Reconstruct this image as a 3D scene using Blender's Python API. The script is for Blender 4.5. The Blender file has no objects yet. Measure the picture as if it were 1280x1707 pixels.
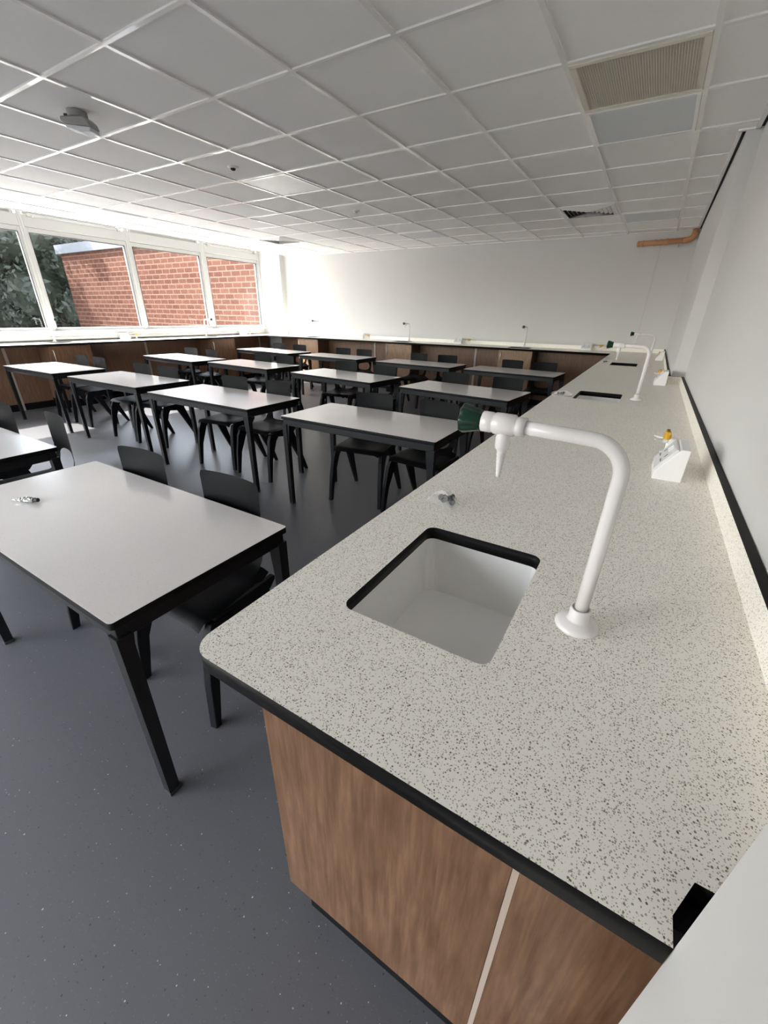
import bpy, bmesh, math, random
from mathutils import Vector, Matrix
PI = math.pi
random.seed(7)
scene = bpy.context.scene
COL = scene.collection

# ------------------------------------------------------------------ materials
def new_mat(name):
    m = bpy.data.materials.new(name); m.use_nodes = True
    nt = m.node_tree; nt.nodes.clear()
    out = nt.nodes.new('ShaderNodeOutputMaterial')
    b = nt.nodes.new('ShaderNodeBsdfPrincipled')
    nt.links.new(b.outputs[0], out.inputs[0])
    return m, nt, b

def coords(nt, scale=(1, 1, 1), rot=(0, 0, 0)):
    tc = nt.nodes.new('ShaderNodeTexCoord'); mp = nt.nodes.new('ShaderNodeMapping')
    mp.inputs['Scale'].default_value = scale; mp.inputs['Rotation'].default_value = rot
    nt.links.new(tc.outputs['Object'], mp.inputs[0])
    return mp.outputs[0]

def mixc(nt, fac, a, b):
    n = nt.nodes.new('ShaderNodeMix'); n.data_type = 'RGBA'
    for s, v in ((0, fac), (6, a), (7, b)):
        if hasattr(v, 'is_output'): nt.links.new(v, n.inputs[s])
        elif s == 0: n.inputs[0].default_value = v
        else: n.inputs[s].default_value = (*v, 1)
    return n.outputs[2]

def math_n(nt, op, a, b=None):
    n = nt.nodes.new('ShaderNodeMath'); n.operation = op
    for i, v in enumerate((a, b)):
        if v is None: continue
        if hasattr(v, 'is_output'): nt.links.new(v, n.inputs[i])
        else: n.inputs[i].default_value = v
    return n.outputs[0]

def noise(nt, co, scale, detail=2, rough=.5):
    n = nt.nodes.new('ShaderNodeTexNoise'); n.inputs['Scale'].default_value = scale
    n.inputs['Detail'].default_value = detail; n.inputs['Roughness'].default_value = rough
    nt.links.new(co, n.inputs['Vector']); return n.outputs[0]

def bump(nt, b, h, dist, strength=.3):
    n = nt.nodes.new('ShaderNodeBump'); n.inputs['Distance'].default_value = dist
    n.inputs['Strength'].default_value = strength
    nt.links.new(h, n.inputs['Height']); nt.links.new(n.outputs[0], b.inputs['Normal'])

def ramp(nt, fac, stops):
    n = nt.nodes.new('ShaderNodeValToRGB'); cr = n.color_ramp
    while len(cr.elements) < len(stops): cr.elements.new(.5)
    for e, (p, c) in zip(cr.elements, stops): e.position = p; e.color = (*c, 1)
    nt.links.new(fac, n.inputs[0]); return n.outputs[0]

def plain(name, col, rough=.5, metal=0, spec=.5, nscale=0, namp=.04, bmp=0, coat=0):
    m, nt, b = new_mat(name)
    b.inputs['Roughness'].default_value = rough; b.inputs['Metallic'].default_value = metal
    b.inputs['Specular IOR Level'].default_value = spec
    if coat: b.inputs['Coat Weight'].default_value = coat
    co = coords(nt)
    n = noise(nt, co, nscale or 6, 3)
    lo = tuple(max(0, c * (1 - namp)) for c in col); hi = tuple(min(1, c * (1 + namp)) for c in col)
    nt.links.new(mixc(nt, n, lo, hi), b.inputs['Base Color'])
    if bmp: bump(nt, b, noise(nt, co, 180, 2), .001, bmp)
    return m

def speckled(name, base, layers, rough, seedoff=0, namp=.03, bmp=0, spec=.5):
    """layers: (scale, threshold radius, probability, colour A, colour B)"""
    m, nt, b = new_mat(name)
    b.inputs['Roughness'].default_value = rough; b.inputs['Specular IOR Level'].default_value = spec
    co = coords(nt)
    n = noise(nt, co, 3 + seedoff, 3)
    c = mixc(nt, n, tuple(x * (1 - namp) for x in base), tuple(min(1, x * (1 + namp)) for x in base))
    for (sc, th, pr, ca, cb) in layers:
        v = nt.nodes.new('ShaderNodeTexVoronoi'); v.inputs['Scale'].default_value = sc
        nt.links.new(co, v.inputs['Vector'])
        sep = nt.nodes.new('ShaderNodeSeparateColor'); nt.links.new(v.outputs['Color'], sep.inputs[0])
        wob = math_n(nt, 'MULTIPLY', noise(nt, co, sc * 3.1, 1), th * .9)
        d = math_n(nt, 'ADD', v.outputs['Distance'], wob)
        lim = math_n(nt, 'MULTIPLY', math_n(nt, 'ADD', sep.outputs[1], .55), th)
        inside = math_n(nt, 'LESS_THAN', d, lim)
        pick = math_n(nt, 'LESS_THAN', sep.outputs[0], pr)
        f = math_n(nt, 'MULTIPLY', inside, pick)
        c = mixc(nt, f, c, mixc(nt, sep.outputs[2], ca, cb))
    nt.links.new(c, b.inputs['Base Color'])
    if bmp: bump(nt, b, noise(nt, co, 90, 2), .0006, bmp)
    return m

def oak(name, ca, cb, rough=.45):
    m, nt, b = new_mat(name)
    b.inputs['Roughness'].default_value = rough
    b.inputs['Specular IOR Level'].default_value = .3
    co = coords(nt, (1, 1, .11))
    warp = noise(nt, co, 7, 3)
    cc = nt.nodes.new('ShaderNodeVectorMath'); cc.operation = 'ADD'
    sc = nt.nodes.new('ShaderNodeVectorMath'); sc.operation = 'SCALE'; sc.inputs['Scale'].default_value = .06
    cmb = nt.nodes.new('ShaderNodeCombineXYZ')
    for i in range(2): nt.links.new(warp, cmb.inputs[i])
    nt.links.new(cmb.outputs[0], sc.inputs[0]); nt.links.new(co, cc.inputs[0]); nt.links.new(sc.outputs[0], cc.inputs[1])
    g1 = noise(nt, cc.outputs[0], 55, 4, .6)
    g2 = noise(nt, coords(nt, (1, 1, .03)), 260, 2)
    f = math_n(nt, 'ADD', math_n(nt, 'MULTIPLY', g1, .7), math_n(nt, 'MULTIPLY', g2, .3))
    nt.links.new(ramp(nt, f, [(.36, ca), (.52, tuple((x + y) / 2 for x, y in zip(ca, cb))), (.64, cb)]), b.inputs['Base Color'])
    bump(nt, b, g2, .0004, .25)
    return m

def brick_mat(name):
    m, nt, b = new_mat(name); b.inputs['Roughness'].default_value = .9
    b.inputs['Specular IOR Level'].default_value = .1
    tc = nt.nodes.new('ShaderNodeTexCoord'); sp = nt.nodes.new('ShaderNodeSeparateXYZ'); cb = nt.nodes.new('ShaderNodeCombineXYZ')
    nt.links.new(tc.outputs['Object'], sp.inputs[0])
    nt.links.new(math_n(nt, 'ADD', sp.outputs[0], sp.outputs[1]), cb.inputs[0]); nt.links.new(sp.outputs[2], cb.inputs[1])
    t = nt.nodes.new('ShaderNodeTexBrick'); nt.links.new(cb.outputs[0], t.inputs['Vector'])
    t.inputs['Color1'].default_value = (.043, .0142, .0088, 1); t.inputs['Color2'].default_value = (.064, .025, .0155, 1)
    t.inputs['Mortar'].default_value = (.11, .066, .048, 1); t.inputs['Scale'].default_value = 1
    t.inputs['Mortar Size'].default_value = .016; t.inputs['Brick Width'].default_value = .42; t.inputs['Row Height'].default_value = .16
    nt.links.new(t.outputs[0], b.inputs['Base Color'])
    return m

def glass_mat(name, tint=(1, 1, 1), refl=1.0, base=.0):
    m = bpy.data.materials.new(name); m.use_nodes = True; nt = m.node_tree; nt.nodes.clear()
    out = nt.nodes.new('ShaderNodeOutputMaterial'); mix = nt.nodes.new('ShaderNodeMixShader')
    tr = nt.nodes.new('ShaderNodeBsdfTransparent'); gl = nt.nodes.new('ShaderNodeBsdfGlossy')
    tr.inputs[0].default_value = (*tint, 1); gl.inputs['Roughness'].default_value = .01
    lw = nt.nodes.new('ShaderNodeLayerWeight'); lw.inputs[0].default_value = .5
    sch = math_n(nt, 'ADD', math_n(nt, 'MULTIPLY', math_n(nt, 'POWER', lw.outputs['Facing'], 5), .96), .04)
    f = math_n(nt, 'ADD', math_n(nt, 'MULTIPLY', sch, refl), base)
    nt.links.new(f, mix.inputs[0]); nt.links.new(tr.outputs[0], mix.inputs[1]); nt.links.new(gl.outputs[0], mix.inputs[2])
    nt.links.new(mix.outputs[0], out.inputs[0])
    return m

def leaf_mat(name, a, b_):
    m, nt, b = new_mat(name); b.inputs['Roughness'].default_value = .5
    oi = noise(nt, coords(nt), 5, 4)
    nt.links.new(mixc(nt, oi, a, b_), b.inputs['Base Color'])
    return m

M = {}
M['worktop'] = speckled('worktop_laminate', (.95, .915, .845),
    [(420, .42, .85, (.60, .56, .49), (.36, .33, .27)), (300, .35, .72, (.20, .17, .13), (.42, .37, .30)),
     (165, .21, .28, (.10, .085, .065), (.20, .15, .115))], .42, spec=.4)
M['black_edge'] = plain('black_edge', (.006, .006, .0065), .5, spec=.12)
M['table_top'] = speckled('table_laminate', (.66, .62, .60),
    [(420, .33, .5, (.52, .495, .475), (.72, .69, .67)), (260, .22, .3, (.32, .30, .29), (.44, .42, .41))], .22, 1.3, spec=.85)
_b = [n for n in M['table_top'].node_tree.nodes if n.type == 'BSDF_PRINCIPLED'][0]; _b.inputs['Coat Weight'].default_value = .15; _b.inputs['Coat Roughness'].default_value = .18
M['floor'] = speckled('grey_vinyl', (.092, .091, .099),
    [(170, .26, .45, (.14, .141, .152), (.075, .075, .083)), (95, .19, .36, (.03, .03, .035), (.05, .05, .055)),
     (80, .15, .26, (.46, .46, .47), (.26, .26, .28)), (300, .3, .35, (.13, .131, .142), (.083, .084, .094))], .40, .7, .06, .15)
M['wall'] = plain('painted_plaster', (.64, .635, .625), .8, spec=.15, nscale=1.2, namp=.03, bmp=.12)
M['wall_white'] = plain('white_plaster', (.58, .575, .565), .75, spec=.2, nscale=1.5, namp=.025, bmp=.12)
M['tile'] = plain('ceiling_tile', (.87, .865, .86), .9, spec=.1, nscale=40, namp=.02, bmp=.25)
M['grid'] = plain('white_grid_metal', (.84, .835, .83), .28, spec=.6, coat=.6)
M['upvc'] = plain('white_window_frame', (.58, .585, .58), .35, spec=.4, namp=.01)
M['gasket'] = plain('black_gasket', (.02, .02, .022), .6)
M['grey_board'] = plain('grey_infill_board', (.45, .445, .42), .7)
M['glass'] = glass_mat('window_glass', (.97, .98, .975), .8, .0)
M['chair'] = plain('black_polypropylene', (.0065, .0066, .0078), .45, spec=.17, bmp=.1)
M['frame'] = plain('black_powder_coat', (.008, .008, .009), .42, spec=.25)
M['tap'] = plain('white_tap_enamel', (.74, .715, .71), .25, spec=.5, namp=.01)
M['green'] = plain('dark_green_plastic', (.003, .030, .017), .25, spec=.5)
M['yellow'] = plain('yellow_plastic', (.62, .34, .015), .35)
M['brass'] = plain('pale_metal', (.62, .58, .48), .35, metal=.6)
M['sink'] = plain('pale_grey_sink', (.88, .87, .85), .35, spec=.4, namp=.015)
M['oak'] = oak('oak_laminate', (.084, .040, .020), (.165, .091, .052))
M['oak_light'] = oak('oak_door_laminate', (.19, .112, .064), (.285, .180, .110))
M['oak_dark'] = oak('oak_panel_laminate', (.13, .066, .038), (.19, .105, .063))
M['trim'] = plain('pale_joint_strip', (.34, .27, .22), .4)
M['metal'] = plain('brushed_metal', (.62, .60, .56), .3, metal=.9)
M['plastic'] = plain('white_plastic', (.80, .79, .785), .35, namp=.01)
M['socket_grey'] = plain('pale_grey_plate', (.66, .655, .66), .35, namp=.01)
M['diffuser'] = plain('frosted_diffuser', (.64, .67, .70), .35, spec=.5, namp=.01)
M['beige_metal'] = plain('beige_grille', (.70, .67, .57), .5)
M['dark'] = plain('dark_void', (.02, .02, .02), .9)
M['grille_back'] = plain('grille_depth', (.20, .19, .15), .9)
M['terracotta'] = plain('terracotta_pipe', (.52, .27, .13), .4, spec=.5, nscale=14, namp=.12)
M['grey_plastic'] = plain('mid_grey_plastic', (.28, .275, .27), .4)
def film(name):
    m = bpy.data.materials.new(name); m.use_nodes = True; nt = m.node_tree; nt.nodes.clear()
    out = nt.nodes.new('ShaderNodeOutputMaterial'); mix = nt.nodes.new('ShaderNodeMixShader')
    tr = nt.nodes.new('ShaderNodeBsdfTransparent'); b = nt.nodes.new('ShaderNodeBsdfPrincipled')
    b.inputs['Base Color'].default_value = (.9, .9, .88, 1); b.inputs['Roughness'].default_value = .15
    lw = nt.nodes.new('ShaderNodeLayerWeight'); lw.inputs[0].default_value = .5
    f = math_n(nt, 'ADD', math_n(nt, 'MULTIPLY', math_n(nt, 'POWER', lw.outputs['Facing'], 3), .6), .13)
    nt.links.new(f, mix.inputs[0]); nt.links.new(tr.outputs[0], mix.inputs[1]); nt.links.new(b.outputs[0], mix.inputs[2])
    nt.links.new(mix.outputs[0], out.inputs[0]); return m
M['clear'] = film('clear_polythene')
M['foil'] = plain('crumpled_wrapper', (.55, .54, .52), .22, metal=.55, nscale=40, namp=.3)
M['rubber'] = plain('black_rubber', (.03, .03, .032), .5)
M['brick'] = brick_mat('red_brick')
M['lead'] = plain('grey_lead_flashing', (.11, .12, .135), .5, nscale=2, namp=.12)
M['leaf'] = leaf_mat('dark_green_leaf', (.004, .008, .004), (.026, .036, .019))
M['bark'] = plain('bark', (.06, .045, .035), .9)
M['ground'] = plain('paving', (.50, .49, .475), .9, nscale=3, namp=.2)

# ------------------------------------------------------------------ mesh helpers
def obj(name, bm, mats, parent=None, smooth=False, bevel=0, loc=None):
    me = bpy.data.meshes.new(name); bmesh.ops.recalc_face_normals(bm, faces=bm.faces[:])
    bm.to_mesh(me); bm.free()
    for m in (mats if isinstance(mats, (list, tuple)) else [mats]): me.materials.append(m)
    if smooth:
        for p in me.polygons: p.use_smooth = True
    o = bpy.data.objects.new(name, me); COL.objects.link(o)
    if parent: o.parent = parent
    if loc: o.location = loc
    if bevel:
        mod = o.modifiers.new('bevel', 'BEVEL'); mod.width = bevel; mod.segments = 2; mod.limit_method = 'ANGLE'
        mod.angle_limit = math.radians(40)
    return o

def tag(o, label, cat, group=None):
    o['label'] = label; o['category'] = cat
    if group: o['group'] = group
    return o

def thing(name, label, cat, loc=(0, 0, 0), rz=0, group=None):
    o = bpy.data.objects.new(name, None); COL.objects.link(o); o.empty_display_size = .05
    o.location = loc; o.rotation_euler = (0, 0, rz)
    return tag(o, label, cat, group)

def struct(name, bm, m, parent=None, **k):
    o = obj(name, bm, m, parent, **k)
    if not parent: o['kind'] = 'structure'
    return o

def dup(root, loc, rz, label=None, group=None):
    r = root.copy(); COL.objects.link(r); r.location = loc; r.rotation_euler = (0, 0, rz)
    if label: r['label'] = label
    if group: r['group'] = group
    for ch in list(root.children):
        c = ch.copy(); COL.objects.link(c); c.parent = r
        for g in list(ch.children):
            d = g.copy(); COL.objects.link(d); d.parent = c
    return r

def box(bm, x0, x1, y0, y1, z0, z1, mi=0):
    v = [bm.verts.new((x, y, z)) for z in (z0, z1) for y in (y0, y1) for x in (x0, x1)]
    for f in ((0, 2, 3, 1), (4, 5, 7, 6), (0, 1, 5, 4), (2, 6, 7, 3), (0, 4, 6, 2), (1, 3, 7, 5)):
        bm.faces.new([v[i] for i in f]).material_index = mi
    return v

def newbox(*a): bm = bmesh.new(); box(bm, *a); return bm

def loft(bm, rings, cap=True, closed=True, mi=0):
    R = [[bm.verts.new(p) for p in r] for r in rings]; n = len(R[0])
    for a, b in zip(R, R[1:]):
        for i in range(n if closed else n - 1):
            j = (i + 1) % n
            bm.faces.new((a[i], a[j], b[j], b[i])).material_index = mi
    if cap:
        bm.faces.new(R[0][::-1]).material_index = mi; bm.faces.new(R[-1]).material_index = mi
    return R

def frame_for(d):
    d = d.normalized(); up = Vector((0, 0, 1)) if abs(d.z) < .9 else Vector((1, 0, 0))
    a = d.cross(up).normalized(); return a, a.cross(d).normalized()

def lathe(bm, prof, org=(0, 0, 0), axis=(0, 0, 1), seg=24, mi=0, flute=0, fl_n=0):
    """prof = [(radius, distance along axis)]"""
    o = Vector(org); d = Vector(axis).normalized(); a, b = frame_for(d)
    rings = []
    for r, t in prof:
        ring = []
        for k in range(seg):
            th = 2 * PI * k / seg
            rr = max(r, 1e-5) * (1 + flute * math.cos(fl_n * th))
            ring.append(o + d * t + (a * math.cos(th) + b * math.sin(th)) * rr)
        rings.append(ring)
    loft(bm, rings, mi=mi)

def tube(bm, pts, r, seg=12, mi=0):
    pts = [Vector(p) for p in pts]; rings = []; a = None
    for i, p in enumerate(pts):
        d = (pts[min(i + 1, len(pts) - 1)] - pts[max(i - 1, 0)]).normalized()
        if a is None: a, b = frame_for(d)
        else:
            a = (a - d * a.dot(d)).normalized(); b = a.cross(d).normalized()
        rr = r[i] if isinstance(r, (list, tuple)) else r
        rings.append([p + (a * math.cos(2 * PI * k / seg) + b * math.sin(2 * PI * k / seg)) * rr for k in range(seg)])
    loft(bm, rings, mi=mi)

def bar(bm, p0, p1, s0, s1, mi=0):
    """four-sided tapered bar between horizontal rectangles; s = (half x, half y)"""
    rings = []
    for p, s in ((p0, s0), (p1, s1)):
        rings.append([(p[0] + sx * s[0], p[1] + sy * s[1], p[2]) for sx, sy in ((-1, -1), (1, -1), (1, 1), (-1, 1))])
    loft(bm, rings, mi=mi)

def rrect(x0, x1, y0, y1, r, n=6, only=None):
    pts = []
    for k, (cx, cy, a0) in enumerate(((x1 - r, y1 - r, 0), (x0 + r, y1 - r, PI / 2), (x0 + r, y0 + r, PI), (x1 - r, y0 + r, 1.5 * PI))):
        if only is not None and k not in only:
            pts.append(((x1, y1), (x0, y1), (x0, y0), (x1, y0))[k]); continue
        for i in range(n + 1):
            a = a0 + PI / 2 * i / n; pts.append((cx + r * math.cos(a), cy + r * math.sin(a)))
    return pts

def slab_bm(outer, holes, z0, z1, mi_top=0, mi_side=1):
    cu = bpy.data.curves.new('tmp', 'CURVE'); cu.dimensions = '2D'; cu.fill_mode = 'BOTH'; cu.extrude = (z1 - z0) / 2
    for poly in [outer] + list(holes):
        s = cu.splines.new('POLY'); s.points.add(len(poly) - 1); s.use_cyclic_u = True
        for p, q in zip(s.points, poly): p.co = (*q, 0, 1)
    o = bpy.data.objects.new('tmp', cu); COL.objects.link(o)
    dg = bpy.context.evaluated_depsgraph_get(); dg.update()
    me = bpy.data.meshes.new_from_object(o.evaluated_get(dg))
    bm = bmesh.new(); bm.from_mesh(me)
    bpy.data.objects.remove(o); bpy.data.curves.remove(cu); bpy.data.meshes.remove(me)
    bmesh.ops.remove_doubles(bm, verts=bm.verts[:], dist=1e-5)
    bmesh.ops.translate(bm, verts=bm.verts[:], vec=(0, 0, (z0 + z1) / 2))
    for f in bm.faces: f.material_index = mi_top if f.normal.z > .5 or abs(f.normal.z) > .5 and f.calc_center_median().z > (z0 + z1) / 2 else mi_side
    return bm

def grid_surface(bm, P, nu, nv, mi=0):
    V = [[bm.verts.new(P(u / nu, v / nv)) for u in range(nu + 1)] for v in range(nv + 1)]
    for j in range(nv):
        for i in range(nu):
            bm.faces.new((V[j][i], V[j][i + 1], V[j + 1][i + 1], V[j + 1][i])).material_index = mi

# ------------------------------------------------------------------ room constants
CZ = 2.49                      # ceiling
HB = .93                       # worktop height
XW = -7.35                     # window plane
YB = 5.07                      # far wall
XR, XR2, YST = .955, .868, 1.34   # right wall (near part), right wall (far part), where it steps
XE = -6.45                     # ceiling edge on the window side
YN = -4.5                      # wall behind the camera
XF = .188                      # front edge of right worktop
YF = 4.42                      # front edge of far worktop
XL = -6.78                     # front edge of window worktop

# ------------------------------------------------------------------ shell
struct('floor', newbox(-7.6, 1.3, YN - .2, 5.3, -.12, 0), M['floor'])
bm = bmesh.new()
box(bm, -7.6, 1.3, YB, YB + .2, 0, 3.3)
wb = struct('wall_back', bm, M['wall'])
struct('wall_nib', newbox(XW - .1, -6.70, 4.93, YB + .02, 0, 3.1), M['wall_white'])['label'] = 'short return of white wall beside the last window'
bm = bmesh.new(); box(bm, XR, XR + .2, -2.51, YST, 0, 3.3); box(bm, XR2, XR + .2, YST, YB, 0, 3.3)
struct('wall_right', bm, M['wall'])
struct('wall_pier', newbox(.8155, XR + .2, YN, -2.506, 0, 3.3), M['wall_white'])
# unseen wall behind the camera; its windows are added to light the near room
added_windows = [(-6.9 + 1.5 * i, -5.55 + 1.5 * i, .70, 2.25) for i in range(4)] + [(-.9, .65, .08, 1.15)]  # low last window added to brighten the right-hand ceiling
bm = bmesh.new()
for x0, x1, z0, z1 in added_windows: box(bm, x0, x1, YN - .2, YN, 0, z0); box(bm, x0, x1, YN - .2, YN, z1, 3.3)
ed = [-7.6] + [v for b_ in added_windows for v in b_[:2]] + [1.3]
for i in range(0, len(ed), 2): box(bm, ed[i], ed[i + 1], YN - .2, YN, 0, 3.3)
struct('wall_front', bm, M['wall'])
for i, (x0, x1, z0, z1) in enumerate(added_windows):
    W = bpy.data.objects.new('window_%d' % (i + 7), None); COL.objects.link(W); W['kind'] = 'structure'  # added window, out of view
    bm = bmesh.new()
    box(bm, x0, x0 + .05, YN - .12, YN - .06, z0, z1); box(bm, x1 - .05, x1, YN - .12, YN - .06, z0, z1)
    box(bm, x0 + .05, x1 - .05, YN - .12, YN - .06, z0, z0 + .05); box(bm, x0 + .05, x1 - .05, YN - .12, YN - .06, z1 - .05, z1)
    obj('window_frame', bm, M['upvc'], W)
    obj('glass_pane', newbox(x0 + .05, x1 - .05, YN - .095, YN - .09, z0 + .05, z1 - .05), M['glass'], W)
bm = bmesh.new(); box(bm, XW - .25, XW - .02, YN, YB + .2, -.1, 1.06)
struct('wall_left', bm, M['wall'])
bm = bmesh.new(); box(bm, -7.7, 1.3, YN - .2, 5.3, 3.0, 3.3)
struct('ceiling_soffit', bm, M['wall'])

# suspended ceiling: tiles on a 600 mm grid
bm = bmesh.new()
box(bm, XE, XR2 - .022, YST, YB, CZ + .004, CZ + .02)
box(bm, XE, XR - .022, YN, YST, CZ + .004, CZ + .02)
ceil = struct('ceiling', bm, M['tile'])
bm = bmesh.new(); w = .012
xs = [.6 * i for i in range(-10, 2)]; ys = [.6 * j for j in range(-9, 9)]
for x in xs: box(bm, x - w, x + w, YN, YB, CZ - .003, CZ + .006)
for y in ys: box(bm, XE, (XR if y < YST else XR2) - .022, y - w, y + w, CZ - .0035, CZ + .005)
struct('ceiling_grid', bm, M['grid'], ceil)
bm = bmesh.new()
box(bm, XR2 - .045, XR2 - .02, YST, YB, CZ - .006, CZ + .03); box(bm, XR - .045, XR - .02, YN, YST, CZ - .006, CZ + .03)
box(bm, XR2 - .045, XR - .02, YST - .012, YST + .012, CZ - .006, CZ + .03)
box(bm, XE, XR2, YB - .024, YB, CZ - .006, CZ + .006)
struct('ceiling_edge_trim', bm, M['grid'], ceil)
bm = bmesh.new(); box(bm, XR2 - .024, XR2 - .001, YST + .012, YB, CZ + .002, CZ + .02); box(bm, XR - .024, XR - .001, YN, YST - .012, CZ + .002, CZ + .02)
struct('gap_shade_strip', bm, M['dark'], ceil)  # black strip stands in for the shade inside the open edge gap
bm = bmesh.new(); box(bm, XE - .02, XE, YN, 4.95, CZ - .004, 3.02); box(bm, XE - .02, XE, 4.95, YB, CZ - .004, 3.02)
struct('added_bulkhead', bm, M['wall_white'])['name_note'] = 'upstand'  # unseen upstand added to keep window light out of the ceiling void
bpy.data.objects['added_bulkhead'].name = 'trim_1'
del bpy.data.objects['trim_1']['name_note']

# ------------------------------------------------------------------ windows
bays = [(-3.85, -2.51), (-2.38, -1.04), (-.90, .445), (.575, 1.93), (2.06, 3.38), (3.55, 4.845)]
Z0, Z1, Z2, Z3 = 1.125, 2.37, 2.61, 2.90
open_tops = {3, 5}; NB = 6
for k, (y0, y1) in enumerate(bays):
    prev = bays[k - 1][1] if k else y0 - .13; nxt = bays[k + 1][0] if k < 5 else 4.945
    a, b = (prev + y0) / 2 if k else y0 - .08, (y1 + nxt) / 2 if k < 5 else 4.93
    W = bpy.data.objects.new('window_%d' % (k + 1), None); COL.objects.link(W); W['kind'] = 'structure'
    bm = bmesh.new(); f0 = .035
    box(bm, XW - .06, XW + .035, a, y0 - f0, 1.06, 3.0); box(bm, XW - .06, XW + .035, y1 + f0, b, 1.06, 3.0)
    box(bm, XW - .06, XW + .035, y0 - f0, y1 + f0, 1.06, Z0 - .03); box(bm, XW - .06, XW + .035, y0 - f0, y1 + f0, Z1 + .065, Z2 - .03)
    box(bm, XW - .06, XW + .035, y0 - f0, y1 + f0, Z3 + .04, 3.0)
    obj('window_frame', bm, M['upvc'], W, bevel=.006)
    bm = bmesh.new()
    box(bm, XW - .05, XW + .015, y0 - f0, y0, Z0 - .03, Z1 + .065); box(bm, XW - .05, XW + .015, y1, y1 + f0, Z0 - .03, Z1 + .065)
    box(bm, XW - .05, XW + .015, y0, y1, Z0 - .03, Z0); box(bm, XW - .05, XW + .015, y0, y1, Z1, Z1 + .065)
    obj('sash', bm, M['upvc'], W, bevel=.004)
    bm = bmesh.new(); g = .007
    box(bm, XW - .02, XW + .017, y0, y0 + g, Z0, Z1); box(bm, XW - .02, XW + .017, y1 - g, y1, Z0, Z1)
    box(bm, XW - .02, XW + .017, y0, y1, Z1 - g, Z1); box(bm, XW - .02, XW + .016, y0 - f0, y1 + f0, Z1 + .062, Z1 + .07)
    obj('gasket', bm, M['gasket'], W)
    obj('glass_pane', newbox(XW - .012, XW - .006, y0, y1, Z0, Z1), M['glass'], W)
    if k in open_tops:
        # top light standing open
        S = bpy.data.objects.new('top_light_sash', None); COL.objects.link(S); S.parent = W
        tl = 0
        bm = bmesh.new(); q0, q1 = y0 - .01, y1 + .01
        box(bm, XW - .05, XW + .02, q0, q0 + .05, Z2 - .02, Z3 + .03); box(bm, XW - .05, XW + .02, q1 - .05, q1, Z2 - .02, Z3 + .03)
        box(bm, XW - .05, XW + .02, q0 + .05, q1 - .05, Z2 - .03, Z2); box(bm, XW - .05, XW + .02, q0 + .05, q1 - .05, Z3, Z3 + .03)
        obj('sash_frame', bm, M['upvc'], S, bevel=.004)
        obj('glass_pane', newbox(XW - .012, XW - .006, q0 + .05, q1 - .05, Z2, Z3), M['glass'], S)
        for yy in (q0 + .06, q1 - .07):
            bm = bmesh.new(); box(bm, XW + .03, XW + .065, yy - .025, yy + .025, Z2 - .05, Z2 - .015)
            tube(bm, [(XW + .05, yy, Z2 - .03), (XW + .075, yy + .03, Z2 - .015), (XW + .05, yy + .05, Z2 - .05)], .008, 8)
            obj('window_catch', bm, M['metal'], W)
        bm = bmesh.new(); tube(bm, [(XW + .05, q0 + .08, Z2 - .035), (XW + .05, q1 - .08, Z2 - .035)], .008, 8)
        obj('winding_rod', bm, M['upvc'], W)
    else:
        bm = bmesh.new(); box(bm, XW - .05, XW + .02, y0 - .01, y0 + .03, Z2 - .03, Z3 + .04); box(bm, XW - .05, XW + .02, y1 - .03, y1 + .01, Z2 - .03, Z3 + .04)
        obj('top_frame', bm, M['upvc'], W, bevel=.004)
        obj('infill_board', newbox(XW - .03, XW - .012, y0 + .03, y1 - .03, Z2 - .03, Z3 + .04), M['grey_board'], W)
# window sill and wall above
struct('trim_2', newbox(XW - .02, XW + .10, YN, 4.93, 1.045, 1.075), M['upvc'], bevel=.006)['label'] = 'white window sill board'
struct('wall_window_end', newbox(XW - .25, XW + .03, YN, -3.93, 1.06, 3.0), M['wall'])

# dado trunking under the sill
tr = thing('dado_trunking', 'long white ribbed trunking under the windows along the back of the worktop', 'trunking', (0, 0, 0))
bm = bmesh.new()
prof = [(XW + .02, .955), (XW + .075, .955), (XW + .08, .965), (XW + .08, .993), (XW + .068, .998), (XW + .068, 1.003), (XW + .08, 1.008), (XW + .08, 1.036), (XW + .075, 1.043), (XW + .02, 1.043)]
loft(bm, [[(x, y, z) for x, z in prof] for y in (YN, 4.62)])
obj('trunking_body', bm, M['upvc'], tr)
obj('end_cap', newbox(XW + .018, XW + .083, 4.62, 4.63, .953, 1.045), M['upvc'], tr)

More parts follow.
